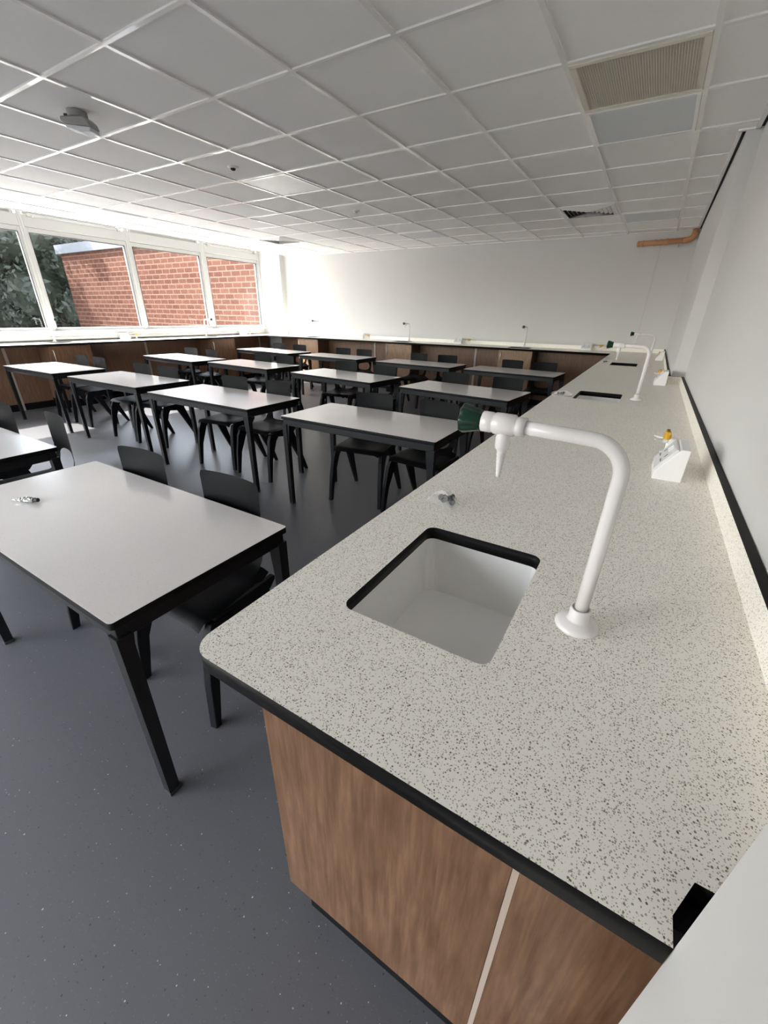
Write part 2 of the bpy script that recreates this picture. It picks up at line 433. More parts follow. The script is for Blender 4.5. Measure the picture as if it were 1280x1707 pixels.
# ------------------------------------------------------------------ worktops and sinks
def sink_at(cx, cy, rot, label, i):
    """sink bowl under the worktop; local x across the bench"""
    hx, hy = .1325, .18
    if rot: hx, hy = hy, hx
    t = thing('sink', label, 'sink', (cx, cy, HB - .031), 0, 'sinks set into the worktops')
    bm = bmesh.new()
    top = rrect(-hx - .003, hx + .003, -hy - .003, hy + .003, .026); flo = rrect(-hx + .004, hx - .004, -hy + .004, hy - .004, .03)
    lip = rrect(-hx - .012, hx + .012, -hy - .012, hy + .012, .03)
    lo = rrect(-hx - .012, hx + .012, -hy - .012, hy + .012, .03)
    loft(bm, [[(x, y, -.165) for x, y in lo], [(x, y, 0) for x, y in lip], [(x, y, 0) for x, y in top], [(x, y, -.145) for x, y in flo]], cap=False)
    bm.verts.ensure_lookup_table(); n = len(lo)
    bm.faces.new([bm.verts[i] for i in range(3 * n, 4 * n)]); bm.faces.new([bm.verts[i] for i in range(n)])
    obj('basin', bm, M['sink'], t)
    bm = bmesh.new(); lathe(bm, [(.024, 0), (.024, .003), (.014, .003), (.012, .001)], (hx * .3, -hy * .25, -.1445), seg=20)
    obj('waste_outlet', bm, M['sink'], t)
    bm = bmesh.new(); lathe(bm, [(.004, 0), (.004, .0008)], (hx * .3 , -hy * .25, -.1425), seg=12)
    obj('outlet_hole', bm, M['dark'], t)
    return (rrect(cx - hx, cx + hx, cy - hy, cy + hy, .022)[::-1])

RS = [(.457, -2.123), (.457, .328), (.457, 2.80)]
BS = [(-5.66, 4.68), (-3.43, 4.68), (-1.20, 4.68)]
LS = [(-7.04, .44), (-7.04, 3.18), (-7.04, -2.3)]
rh = [sink_at(x, y, 0, l, 0) for (x, y), l in zip(RS, ['pale grey sink nearest the camera, sunk in the long right-hand worktop',
    'pale grey sink in the right-hand worktop, second from the camera', 'pale grey sink in the right-hand worktop, farthest from the camera'])]
bh = [sink_at(x, y, 1, l, 0) for (x, y), l in zip(BS, ['pale grey sink in the far worktop, in the patch of sun by the windows',
    'pale grey sink in the middle of the far worktop', 'pale grey sink in the far worktop nearest its right-hand end'])]
lh = [sink_at(x, y, 0, l, 0) for (x, y), l in zip(LS[:2], ['pale grey sink in the window worktop, left of the brick view', 'pale grey sink in the window worktop near the far corner'])]

wt = thing('worktop', 'long pale speckled worktop with black edges along the right-hand wall', 'worktop', (0, 0, 0))
outer = rrect(XF, XR - .002, -2.508, YST - .004, .04, 8, only={2})
# cut-out in the near right-hand corner, where the wall pier stands; and the step of the wall
outer = [p for p in outer if not (abs(p[0] - (XR - .002)) < 1e-6)]
outer = [(XR2 - .002, YB - .002), (XF, YB - .002)] + [p for p in outer if p[1] < -2.4] + [(.8140, -2.508), (.8140, -2.484), (.832, -2.446), (.872, -2.446), (.872, -2.495), (XR - .002, -2.495), (XR - .002, YST - .004), (XR2 - .002, YST - .004)]
bm = slab_bm(outer, rh, HB - .03, HB)
obj('top', bm, [M['worktop'], M['black_edge']], wt)
def splash(name, x0, x1, y0, y1, h, par, inner):
    bm = bmesh.new(); v = box(bm, x0, x1, y0, y1, HB, HB + h)
    bm.normal_update()
    for f in bm.faces:
        if f.calc_center_median().z > HB + h - .001: f.material_index = 1
    return obj(name, bm, [M['worktop'], M['black_edge']], par)
splash('backsplash', XR - .022, XR - .002, -2.44, YST - .005, .058, wt, 0)
splash('backsplash', XR2 - .022, XR2 - .002, YST - .024, YB - .003, .058, wt, 0)
splash('backsplash', XR2 - .002, XR - .022, YST - .024, YST - .004, .058, wt, 0)

wt = thing('worktop', 'pale speckled worktop running along the far wall', 'worktop', (0, 0, 0))
obj('top', slab_bm([(XF - .001, YF), (XF - .001, YB - .002), (-6.695, YB - .002), (-6.695, 4.925), (XL + .001, 4.925), (XL + .001, YF)][::-1], bh, HB - .03, HB), [M['worktop'], M['black_edge']], wt)
splash('backsplash', -6.69, XR2 - .025, YB - .022, YB - .002, .06, wt, 0)

wt = thing('worktop', 'pale sunlit worktop running under the windows', 'worktop', (0, 0, 0))
obj('top', slab_bm([(XW, YN + .01), (XL, YN + .01), (XL, 4.925), (XW, 4.925)], lh, HB - .03, HB), [M['worktop'], M['black_edge']], wt)

# ------------------------------------------------------------------ cupboards and panels
def bow_handle(parent, x, y, z0, z1, out, m=None):
    bm = bmesh.new(); ox, oy = out
    tube(bm, [(x, y, z0), (x + ox * .6, y + oy * .6, z0 + .003), (x + ox, y + oy, z0 + .022), (x + ox, y + oy, z1 - .022), (x + ox * .6, y + oy * .6, z1 - .003), (x, y, z1)], .0055, 8)
    return obj('handle', bm, M['metal'], parent, smooth=True)

def cabinet_y(x0, x1, label, group):
    """cupboard under the far worktop, door faces -Y"""
    t = thing('cupboard', label, 'cupboard', (0, 0, 0), 0, group)
    bm = bmesh.new(); zt = HB - .031
    box(bm, x0, x0 + .018, 4.465, 4.88, .13, zt); box(bm, x1 - .018, x1, 4.465, 4.88, .13, zt)
    box(bm, x0 + .018, x1 - .018, 4.465, 4.88, .13, .148); box(bm, x0 + .018, x1 - .018, 4.872, 4.88, .148, zt)
    obj('carcass', bm, M['oak_dark'], t)
    d = obj('door', newbox(x0 + .002, x1 - .002, 4.444, 4.463, .12, HB - .034), M['oak_light'], t, bevel=.002)
    bow_handle(d, x0 + .045, 4.444, .70, .86, (0, -.028))
    obj('plinth', newbox(x0, x1, 4.50, 4.52, 0, .13), M['black_edge'], t)
    return t
g = 'cupboards under the far worktop'
cabinet_y(-5.88, -5.33, 'oak cupboard under the far worktop nearest the windows, partly sunlit', g)
cabinet_y(-3.67, -3.11, 'oak cupboard under the middle of the far worktop', g)
cabinet_y(-1.474, -.925, 'oak cupboard under the far worktop, rightmost of three', g)

def cabinet_x(y0, y1, label, group):
    t = thing('cupboard', label, 'cupboard', (0, 0, 0), 0, group)
    bm = bmesh.new(); zt = HB - .031; xa, xb = -7.20, XL - .045
    box(bm, xa, xb, y0, y0 + .018, .13, zt); box(bm, xa, xb, y1 - .018, y1, .13, zt)
    box(bm, xa, xb, y0 + .018, y1 - .018, .13, .148); box(bm, xa, xa + .008, y0 + .018, y1 - .018, .148, zt)
    obj('carcass', bm, M['oak_dark'], t)
    d = obj('door', newbox(XL - .043, XL - .024, y0 + .002, y1 - .002, .12, HB - .034), M['oak'], t, bevel=.002)
    bow_handle(d, XL - .024, y0 + .045, .68, .84, (.028, 0))
    obj('plinth', newbox(XL - .10, XL - .08, y0, y1, 0, .13), M['black_edge'], t)
g = 'cupboards under the window worktop'
cabinet_x(.157, .731, 'oak cupboard under the window worktop behind the leftmost sunlit table', g)
cabinet_x(2.94, 3.53, 'oak cupboard under the window worktop nearer the far corner', g)

def panel(x0, x1, y0, y1, label, group, z0=.10, m='oak_dark', axis=0, pos=None):
    t = thing('service_panel', label, 'panel', (0, 0, 0), 0, group)
    obj('board', newbox(x0, x1, y0, y1, z0, HB - .031), M[m], t)
    if axis == 0: obj('skirting', newbox(x0, x1, y0 + .012, y1 - .001, 0, z0), M['black_edge'], t)
    else: obj('skirting', newbox(x0 + .001, x1 - .012, y0, y1, 0, z0), M['black_edge'], t)
    if pos is not None:
        if axis == 0: obj('joint_strip', newbox(pos - .018, pos + .018, y0 - .008, y0, .0, HB - .031), M['trim'], t)
        else: obj('joint_strip', newbox(x1, x1 + .008, pos - .018, pos + .018, .0, HB - .031), M['trim'], t)
g = 'oak panels recessed under the far worktop'
panel(-6.70, -5.885, 4.80, 4.82, 'oak panel under the far worktop, in the corner by the windows', g)
panel(-5.325, -3.675, 4.80, 4.82, 'oak panel under the far worktop between its first and middle cupboards', g, pos=-4.13)
panel(-3.105, -1.48, 4.80, 4.82, 'oak panel under the far worktop between the middle and right-hand cupboards', g, pos=-1.99)
panel(-.92, .68, 4.80, 4.82, 'dark oak panel under the right-hand end of the far worktop', g)
g = 'oak panels recessed under the window worktop'
panel(-7.17, -7.15, -4.4, .152, 'oak panel under the window worktop, at the left edge of the picture', g, axis=1, pos=-.26)
panel(-7.17, -7.15, .736, 2.935, 'oak panel under the window worktop between its two cupboards', g, axis=1, pos=1.81)
panel(-7.17, -7.15, 3.535, 4.82, 'oak panel under the window worktop, right of its second cupboard', g, axis=1, pos=4.53)
# right-hand bench: near end unit, unseen panel behind it added to block light
t = thing('end_cupboard', 'oak-faced cupboard end under the near end of the right-hand worktop', 'cupboard', (0, 0, 0))
obj('end_panel', newbox(.228, .689, -2.425, -2.407, .108, HB - .031), M['oak'], t, bevel=.001)
obj('joint_strip', newbox(.6895, .6985, -2.424, -2.408, .108, HB - .031), M['trim'], t)
d = obj('door', newbox(.699, .94, -2.425, -2.407, .108, HB - .031), M['oak'], t, bevel=.001)
bow_handle(d, .772, -2.425, .17, .325, (0, -.028))
obj('carcass', newbox(.246, .94, -2.406, -1.80, .11, HB - .28), M['oak_dark'], t)
obj('side_panel', newbox(.228, .2455, -2.406, -1.80, .108, HB - .031), M['oak'], t)
obj('packing_piece', newbox(.79, .92, -2.475, -2.427, HB - .075, HB - .032), M['black_edge'], t)
obj('plinth', newbox(.272, .94, -2.405, -1.84, 0, .108), M['black_edge'], t)
t = thing('service_panel', 'unseen oak panel added under the right-hand worktop to block light', 'panel', (0, 0, 0))
obj('board', newbox(.66, .68, -1.79, 4.79, 0, HB - .28), M['oak_dark'], t)

# ------------------------------------------------------------------ taps
def make_tap(label):
    t = thing('water_tap', label, 'tap', (0, 0, HB), 0, 'swan-neck bench taps')
    bm = bmesh.new(); lathe(bm, [(.0345, 0), (.0345, .003), (.030, .009), (.020, .013), (.0165, .015), (.0155, .034), (.0125, .036), (.0125, .03)], seg=36)
    obj('base_flange', bm, M['tap'], t, smooth=True)
    bm = bmesh.new(); pts = [(0, 0, .02), (.002, 0, .15), (.003, 0, .262)]
    for k in range(1, 11):
        a = PI / 2 * k / 10; pts.append((.003 - .045 * (1 - math.cos(a)), 0, .262 + .048 * math.sin(a)))
    pts += [(-.09, 0, .312), (-.150, 0, .3135)]
    tube(bm, pts, .0105, 20)
    obj('swan_neck_pipe', bm, M['tap'], t, smooth=True)
    bm = bmesh.new(); ax = (-1, 0, .02)
    lathe(bm, [(.0105, 0), (.0145, 0), (.0145, .012), (.0135, .014), (.0165, .017), (.0165, .046), (.0150, .048), (.0150, .050), (.0158, .052), (.0158, .066), (.012, .068)], (-.135, 0, .3132), ax, seg=28)
    obj('valve_body', bm, M['tap'], t, smooth=False, bevel=0)
    for p in t.children[-1].data.polygons: p.use_smooth = True
    bm = bmesh.new(); lathe(bm, [(.009, 0), (.0148, .001), (.0185, .016), (.0228, .033), (.0215, .036), (.012, .0385), (.001, .0385)], (-.199, 0, .3145), ax, seg=48, flute=.045, fl_n=8)
    o = obj('handle', bm, M['green'], t, smooth=True); o['label'] = 'dark green fluted tap handle'
    bm = bmesh.new(); pr = [(.009, -.002), (.0115, .012), (.0115, .022), (.0105, .028), (.0078, .030)]
    for k in range(7): pr += [(.0078 - .0006 * k, .031 + .006 * k), (.0060 - .0005 * k, .0365 + .006 * k)]
    pr += [(.003, .075)]
    lathe(bm, pr, (-.166, 0, .304), (0, 0, -1), seg=20)
    obj('nozzle', bm, M['tap'], t, smooth=True)
    return t
tap = make_tap('white swan-neck tap with green handle, nearest the camera'); tap.location = (.685, -2.132, HB)
dup(tap, (.675, .335, HB), 0, 'white swan-neck tap behind the second sink of the right-hand worktop')
dup(tap, (.685, 2.80, HB), 0, 'white swan-neck tap behind the farthest sink of the right-hand worktop')
for (x, y), l in zip(BS, ['white tap on the far worktop in front of the sunlit wall', 'white tap in the middle of the far worktop', 'white tap on the far worktop, rightmost against the far wall']):
    dup(tap, (x + .02, 4.905, HB), PI / 2, l)
for (x, y), l in zip(LS[:2], ['white tap on the window worktop, left of the brick view', 'white tap on the window worktop in front of the brick view']):
    dup(tap, (-7.225, y, HB), PI, l)

# ------------------------------------------------------------------ socket boxes and gas taps
def make_socket(label):
    t = thing('socket_box', label, 'socket', (0, 0, HB), 0, 'bench socket boxes')
    L = .15; bm = bmesh.new()
    prof = [(-.040, 0), (.040, 0), (.040, .104), (.016, .104), (-.040, .020)]
    loft(bm, [[(x, y, z) for x, z in prof] for y in (-L / 2, L / 2)])
    obj('housing', bm, M['plastic'], t, bevel=.002)
    n = Vector((-.084, 0, .056)).normalized(); u = Vector((.056, 0, .084)).normalized(); c = Vector((-.012, 0, .062)); v = Vector((0, 1, 0))
    def blk(bm, cu, cv, hu, hv, d0, d1):
        P = [c + u * (cu + su * hu) + v * (cv + sv * hv) + n * d for d in (d0, d1) for sv in (-1, 1) for su in (-1, 1)]
        q = [bm.verts.new(p) for p in P]
        for f in ((0, 2, 3, 1), (4, 5, 7, 6), (0, 1, 5, 4), (2, 6, 7, 3), (0, 4, 6, 2), (1, 3, 7, 5)): bm.faces.new([q[i] for i in f])
    bm = bmesh.new(); blk(bm, 0, 0, .043, .069, -.003, .008)
    obj('face_plate', bm, M['socket_grey'], t, bevel=.002)
    for s in (-1, 1):
        bm = bmesh.new(); blk(bm, .024, s * .013, .010, .006, .007, .0115)
        obj('rocker_switch', bm, M['plastic'], t, bevel=.001)
        bm = bmesh.new()
        blk(bm, .004, s * .036, .006, .0028, .0075, .0084); blk(bm, -.016, s * .036 - .009, .0026, .005, .0075, .0084); blk(bm, -.016, s * .036 + .009, .0026, .005, .0075, .0084)
        obj('pin_slots', bm, M['dark'], t)
    return t
so = make_socket('white sloping socket box on the right-hand worktop, nearest the camera'); so.location = (.820, -1.175, HB)
dup(so, (.800, 1.24, HB), 0, 'white sloping socket box at the step in the right-hand wall')
dup(so, (.795, 3.72, HB), 0, 'white sloping socket box on the right-hand worktop near the far corner')
for x, l in ((-4.57, 'white socket box on the far worktop, leftmost of three'), (-2.395, 'white socket box in the middle of the far worktop'), (-.21, 'white socket box at the right-hand end of the far worktop')):
    dup(so, (x, 4.93, HB), PI / 2, l)
for y, l in ((1.51, 'white socket box on the window worktop in front of the first brick view'), (4.12, 'white socket box on the window worktop close to the far corner')):
    dup(so, (-7.20, y, HB), PI, l)

def make_gas(label):
    t = thing('gas_tap', label, 'gas tap', (0, 0, HB), 0, 'twin bench gas taps')
    bm = bmesh.new(); lathe(bm, [(.026, 0), (.026, .004), (.018, .008), (.013, .012), (.013, .040), (.016, .044), (.016, .058), (.010, .062)], seg=24)
    obj('pillar', bm, M['plastic'], t, smooth=True)
    for s in (-1, 1):
        d = Vector((-.86, s * .5, .10)).normalized()
        bm = bmesh.new(); pr = [(.009, 0), (.009, .026), (.0065, .030)]
        for k in range(5): pr += [(.0062 - .0005 * k, .032 + .006 * k), (.0046 - .0004 * k, .037 + .006 * k)]
        lathe(bm, pr + [(.002, .064)], (0, 0, .048), d, seg=16)
        obj('nozzle', bm, M['plastic'], t, smooth=True)
        p = Vector((0, 0, .048)) + d * .018
        bm = bmesh.new()
        lathe(bm, [(.0125, 0), (.0125, .016), (.010, .020), (.010, .025)], p + Vector((0, 0, .006)), seg=18)
        box(bm, p.x - .006, p.x + .006, p.y - .024, p.y + .024, p.z + .024, p.z + .036)
        obj('lever', bm, M['yellow'], t, bevel=.002)
    return t
ga = make_gas('yellow-levered gas tap behind the nearest socket box on the right'); ga.location = (.828, -.90, HB)
dup(ga, (.806, 1.52, HB), 0, 'yellow-levered gas tap just beyond the step in the right-hand wall')
dup(ga, (.800, 3.98, HB), 0, 'yellow-levered gas tap on the right-hand worktop near the far corner')
for x, l in ((-4.37, 'gas tap on the far worktop, leftmost of three'), (-2.18, 'gas tap in the middle of the far worktop'), (0.0, 'gas tap at the right-hand end of the far worktop')):
    dup(ga, (x, 4.94, HB), PI / 2, l)
for y, l in ((1.72, 'yellow gas tap on the window worktop in front of the first brick view'), (4.33, 'yellow gas tap on the window worktop close to the far corner')):
    dup(ga, (-7.215, y, HB), PI, l)

# ------------------------------------------------------------------ small items
def bag(loc, s, rz, label, n, seed):
    rnd = random.Random(seed)
    t = thing('plastic_bag', label, 'bag', (loc[0], loc[1], HB + .0005), rz, 'clear bags of rubber stoppers')
    bm = bmesh.new(); N = 12
    ph = [rnd.uniform(0, 6) for _ in range(6)]
    def P(u, v, top):
        x = (u - .5) * .105; y = (v - .5) * .062
        x += .008 * math.sin(5 * v + ph[0]); y += .007 * math.sin(6 * u + ph[1])
        e = max(0, 1 - ((u - .46) / .48) ** 2) * max(0, 1 - ((v - .5) / .5) ** 2)
        z = .0008 + .024 * e ** .6 + .003 * math.sin(13 * u + 9 * v + ph[2]) * (e ** .3) + .007 * max(0, u - .72) / .28 * (1 + math.sin(11 * v + ph[3]))
        return (x * s, y * s, max(.0006, z) * s if top else .0004)
    grid_surface(bm, lambda u, v: P(u, v, True), N, N)
    grid_surface(bm, lambda u, v: P(u, v, False), N, N)
    bmesh.ops.remove_doubles(bm, verts=bm.verts[:], dist=.0003)
    obj('film', bm, M['clear'], t)
    for k in range(n):
        a = rz + (-.5, 1.4, .5, 2.4)[k]; ox, oy = ((-.010, -.002), (.008, .006), (.002, .010), (.018, -.004))[k]
        d = Vector((math.cos(a), math.sin(a), .12 * (k % 2)))
        bm = bmesh.new(); L = .026
        lathe(bm, [(.0085, 0), (.0088, .004), (.0062, .007), (.0058, L - .006), (.0072, L - .004), (.0070, L)], -d.normalized() * L / 2, d, seg=14)
        o = obj('rubber_stopper', bm, M['rubber'], smooth=True, loc=(loc[0] + ox * s, loc[1] + oy * s, HB + .0115 + .004 * (k % 2)))
        tag(o, 'black rubber stopper inside the clear bag ' + ('beside the nearest sink' if seed == 1 else 'beside the second sink' if seed == 2 else 'beside the farthest sink'), 'stopper', 'rubber stoppers in clear bags')
bag((.302, -1.797), 1.0, -.35, 'clear plastic bag of black stoppers on the worktop beside the nearest sink', 4, 1)
bag((.245, .225), 1.15, .25, 'clear plastic bag of black stoppers beside the second sink', 3, 2)
bag((.262, 2.86), .9, .4, 'small dark-filled bag on the right-hand worktop beside the farthest sink', 3, 3)

t = thing('wrapped_tube', 'crumpled clear-wrapped tube with dark cap lying on the nearest table', 'tube', (-1.262, -2.235, .709), .5)
bm = bmesh.new(); rings = []; rnd = random.Random(4)
for k in range(15):
    f = k / 14; r = .0125 * (.25 + .75 * min(1, f * 1.9)) * (1 - .25 * max(0, f - .8) / .2)
    rings.append([(-.055 + .088 * f, (r * math.cos(a) * (1 + rnd.uniform(-.2, .2))) * 1.25, max(.0006, .0105 + r * math.sin(a) * (1 + rnd.uniform(-.25, .2)) * .85 - .003 * (1 - f))) for a in [2 * PI * i / 12 for i in range(12)]])
loft(bm, rings); obj('wrapper', bm, M['foil'], t)
bm = bmesh.new(); lathe(bm, [(.0065, 0), (.0075, .003), (.0080, .016), (.0065, .018), (.004, .016)], (.032, 0, .0095), (1, 0, 0), seg=18)
obj('cap', bm, M['rubber'], t, smooth=True)

# ------------------------------------------------------------------ tables
TW, TD, TH = 1.24, .61, .708
def make_table():
    t = thing('table', '', 'table', (0, 0, 0), 0, 'grey-topped black classroom tables')
    bm = slab_bm(rrect(-TW / 2, TW / 2, -TD / 2, TD / 2, .012, 4), [], TH - .022, TH)
    obj('tabletop', bm, [M['table_top'], M['black_edge']], t, bevel=.003)
    bm = bmesh.new(); hx, hy = TW / 2 - .012, TD / 2 - .012; z0, z1 = TH - .068, TH - .022
    box(bm, -hx, hx, -hy, -hy + .025, z0, z1); box(bm, -hx, hx, hy - .025, hy, z0, z1)
    box(bm, -hx, -hx + .025, -hy + .025, hy - .025, z0, z1); box(bm, hx - .025, hx, -hy + .025, hy - .025, z0, z1)
    obj('underframe', bm, M['frame'], t, bevel=.002)
    for sx in (-1, 1):
        for sy in (-1, 1):
            cx, cy = sx * (hx - .0125), sy * (hy - .0125)
            bm = bmesh.new()
            bar(bm, (cx, cy, .012), (cx, cy, z0 + .01), (.0165, .0165), (.0195, .0195))
            # tapered bracket on the inner side at the top of the leg
            ix = cx - sx * .019
            loft(bm, [[(ix, cy - .0125, z0), (ix, cy + .0125, z0), (ix, cy + .0125, z0 - .20), (ix, cy - .0125, z0 - .20)],
                      [(ix - sx * .022, cy - .0125, z0), (ix - sx * .022, cy + .0125, z0), (ix - sx * .001, cy + .0125, z0 - .19), (ix - sx * .001, cy - .0125, z0 - .19)]])
            leg = obj('leg', bm, M['frame'], t, bevel=.0015)
            bm = bmesh.new(); box(bm, cx - .018, cx + .018, cy - .018, cy + .018, 0, .014)
            obj('foot_cap', bm, M['rubber'], leg, bevel=.002)
    return t
T = [  # x0, x1, y centre, rotation (deg), label
 (-1.562, -.273, -2.138, 0, 'grey-topped black table nearest the camera, beside the near sink'),
 (-3.272, -1.974, -2.131, 0, 'grey-topped black table cut by the left edge of the picture, in the nearest row'),
 (-1.535, -.289, -.262, .5, 'grey-topped black table in the second row, right beside the long worktop'),
 (-3.228, -1.892, -.262, 0, 'grey-topped black table in the second row, second from the long worktop'),
 (-4.867, -3.543, -.196, .5, 'grey-topped black table in the second row, third from the long worktop'),
 (-6.520, -5.227, -.211, .8, 'sun-striped table in the second row, nearest the windows'),
 (-1.484, -.275, 1.395, -5.5, 'grey-topped black table in the third row, right beside the long worktop'),
 (-3.165, -1.853, 1.545, -5.5, 'grey-topped black table in the third row, second from the long worktop'),
 (-4.94, -3.62, 1.68, -3.5, 'grey-topped black table in the third row, third from the long worktop'),
 (-6.56, -5.115, 1.64, -4.5, 'grey-topped black table in the third row, nearest the windows'),
 (-1.53, -.263, 3.345, -4, 'grey-topped black table in the farthest row, right beside the long worktop'),
 (-3.07, -1.742, 3.43, -2.5, 'grey-topped black table in the farthest row, second from the long worktop'),
 (-4.75, -3.45, 3.49, -1.5, 'grey-topped black table in the farthest row, third from the long worktop'),
 (-6.57, -5.02, 3.60, -5, 'sun-striped table in the farthest row, nearest the windows')]
t0 = None
for x0, x1, yc, rot, lab in T:
    loc = ((x0 + x1) / 2, yc, 0)
    if t0 is None: t0 = make_table(); t0['label'] = lab; t0.location = loc; t0.rotation_euler = (0, 0, math.radians(rot)); o = t0
    else: o = dup(t0, loc, math.radians(rot), lab)
    o.scale = ((x1 - x0) / TW, 1, 1)

# ------------------------------------------------------------------ chairs
def make_chair():
    t = thing('chair', '', 'chair', (0, 0, 0), 0, 'black moulded plastic chairs')
    # seat: dished, rounded front, narrowing to the back
    bm = bmesh.new()
    def S(u, v):
        y = -.225 + .345 * v; k = 2 * u - 1
        w = .205 * (1 - .10 * max(0, v - .75) / .25)
        e = 1 - .06 * (1 - min(1, v / .12)) * (abs(k) > .8)
        z = .452 - .010 * math.sin(PI * min(1, v * 1.1)) * (1 - k * k) - .030 * max(0, 1 - v / .10) ** 2 - .012 * max(0, abs(k) - .82) / .18
        z += .018 * max(0, v - .8) / .2
        return (k * w * e, y, z)
    grid_surface(bm, S, 16, 16)
    bmesh.ops.solidify(bm, geom=bm.faces[:], thickness=.018)
    if min(v.co.z for v in bm.verts) > .42: pass
    obj('seat', bm, M['chair'], t, smooth=True)
    # backrest: panel carried on two arms round a U-shaped opening
    path = [(0, .085, .452), (.05, .128, .470), (.09, .150, .502), (.14, .162, .550), (.19, .166, .60), (.30, .170, .71), (.41, .172, .82)]
    def at(s):
        for a, b in zip(path, path[1:]):
            if s <= b[0] or b is path[-1]:
                f = (s - a[0]) / (b[0] - a[0]); return a[1] + (b[1] - a[1]) * f, a[2] + (b[2] - a[2]) * f
    def halfw(s): return .172 - .012 * min(1, s / .15) if s < .2 else .160 - .001 * (s - .2)
    def to3(x, s):
        y, z = at(max(0, min(.41, s))); curve = .022 * (1 - (x / .165) ** 2) * min(1, s / .12)
        return (x, y - .022 + curve - .012, z)
    bm = bmesh.new(); Nn = 40; sc, sa, sb = .125, .068, .112
    ring_hole, ring_out = [], []
    for k in range(Nn):
        a = 2 * PI * k / Nn; c, s_ = math.cos(a), math.sin(a)
        px = sb * math.copysign(abs(c) ** .75, c); ps = sc + sa * math.copysign(abs(s_) ** .75, s_)
        ring_hole.append((px, ps))
        dx, ds = c, s_ * .62
        f = min((.158 / abs(dx)) if abs(dx) > 1e-6 else 9, ((.22 - sc) / ds) if ds > 1e-6 else 9, (sc / -ds) if ds < -1e-6 else 9)
        ring_out.append((dx * f, sc + ds * f))
    steps = 4; V = []
    for j in range(steps + 1):
        f = j / steps
        V.append([bm.verts.new(to3(h[0] + (o_[0] - h[0]) * f, h[1] + (o_[1] - h[1]) * f)) for h, o_ in zip(ring_hole, ring_out)])
    for j in range(steps):
        for k in range(Nn): bm.faces.new((V[j][k], V[j][(k + 1) % Nn], V[j + 1][(k + 1) % Nn], V[j + 1][k]))
    def Pn(u, v):
        s = .215 + .195 * v; k = 2 * u - 1
        w = .158 + .004 * v
        if v > .92: w -= .006 * ((v - .92) / .08) ** 2
        return to3(k * w, s - .004 * (abs(k) > .95) * (v > .95))
    grid_surface(bm, Pn, 14, 10)
    bmesh.ops.solidify(bm, geom=bm.faces[:], thickness=.020)
    obj('backrest', bm, M['chair'], t, smooth=True)
    m = t.children[-1].modifiers.new('edge', 'EDGE_SPLIT'); m.split_angle = math.radians(50)
    m = t.children[0].modifiers.new('edge', 'EDGE_SPLIT'); m.split_angle = math.radians(50)
    for sx in (-1, 1):
        # side rail under the seat edge
        bm = bmesh.new()
        loft(bm, [[(sx * x, y, z) for y, z in ((-.165, .43), (-.165, .40), (-.02, .375), (.10, .40), (.13, .43), (.13, .447), (-.165, .440))] for x in (.182, .207)])
        obj('side_rail', bm, M['chair'], t, bevel=.004)
        def leg(rows):
            bm = bmesh.new(); rings = []
            for (x, y0, y1, z, hw) in rows:
                rings.append([(sx * (x - hw), y0, z), (sx * (x + hw), y0 + .006, z), (sx * (x + hw), y1 - .006, z), (sx * (x - hw), y1, z)])
            loft(bm, rings); return obj('leg', bm, M['chair'], t, bevel=.003)
        leg([(.218, -.268, -.233, 0, .014), (.212, -.250, -.198, .20, .015), (.204, -.222, -.130, .36, .015), (.197, -.19, -.065, .425, .013)])
        leg([(.214, .205, .240, 0, .012), (.208, .108, .175, .18, .013), (.200, .015, .115, .35, .013), (.195, -.035, .09, .425, .012)])
    return t
rows = {'N': 'nearest table', '0': 'left-edge table in the nearest row', '2': 'second-row table by the long worktop', '3': 'second-row table, second from the long worktop',
 '4': 'second-row table, third from the long worktop', '5': 'second-row table nearest the windows', '6': 'third-row table by the long worktop',
 '7': 'third-row table, second from the long worktop', '8': 'third-row table, third from the long worktop', '9': 'third-row table nearest the windows',
 '10': 'farthest-row table by the long worktop', '11': 'farthest-row table, second from the long worktop', '12': 'farthest-row table, third from the long worktop', '13': 'farthest-row table nearest the windows'}
CH = [('2L', -1.138, .108, 9), ('2R', -.556, .076, -5), ('NL', -1.194, -1.804, 4), ('NR', -.596, -1.802, 1.4), ('0L', -2.95, -1.712, 3), ('0R', -2.29, -1.67, -6),
 ('3L', -2.778, .066, 8), ('3R', -2.187, .092, -2), ('4L', -4.453, .103, 3), ('4R', -3.976, .16, 8), ('5L', -6.035, .232, 2), ('5R', -5.53, .209, -2),
 ('6L', -1.119, 1.665, 1), ('6R', -.51, 1.607, -2), ('7L', -2.755, 1.874, 9), ('7R', -2.108, 1.758, -3), ('8L', -4.442, 1.998, 9), ('8R', -3.941, 1.98, 6),
 ('9L', -6.138, 1.967, 3), ('9R', -5.518, 1.953, -4), ('10L', -1.013, 3.538, -6), ('10R', -.543, 3.648, 1), ('11L', -2.601, 3.755, -3), ('11R', -2.088, 3.706, 9),
 ('12L', -4.215, 3.726, 4), ('12R', -3.738, 3.818, 3), ('13L', -5.962, 3.956, 7), ('13R', -5.363, 3.923, 7)]
c0 = None
for key, x, y, r in CH:
    tx0, tx1, tyc, trot, _l = T[0 if key[:-1] == 'N' else 1 if key[:-1] == '0' else int(key[:-1])]
    tb = tyc + (TD / 2 + (x - (tx0 + tx1) / 2) * math.sin(math.radians(trot))) + .002
    y = max(y, tb + .036 + .10 * abs(math.sin(math.radians(r - trot))))      # stays clear of the table's back edge
    rr = math.radians(r); off = .155
    loc = (x + off * math.sin(rr), y - off * math.cos(rr), 0)
    lab = 'black moulded chair, %s of pair at the %s' % ('left' if key[-1] == 'L' else 'right', rows[key[:-1]])
    if c0 is None: c0 = make_chair(); c0['label'] = lab; c0.location = loc; c0.rotation_euler = (0, 0, rr)
    else: dup(c0, loc, rr, lab)

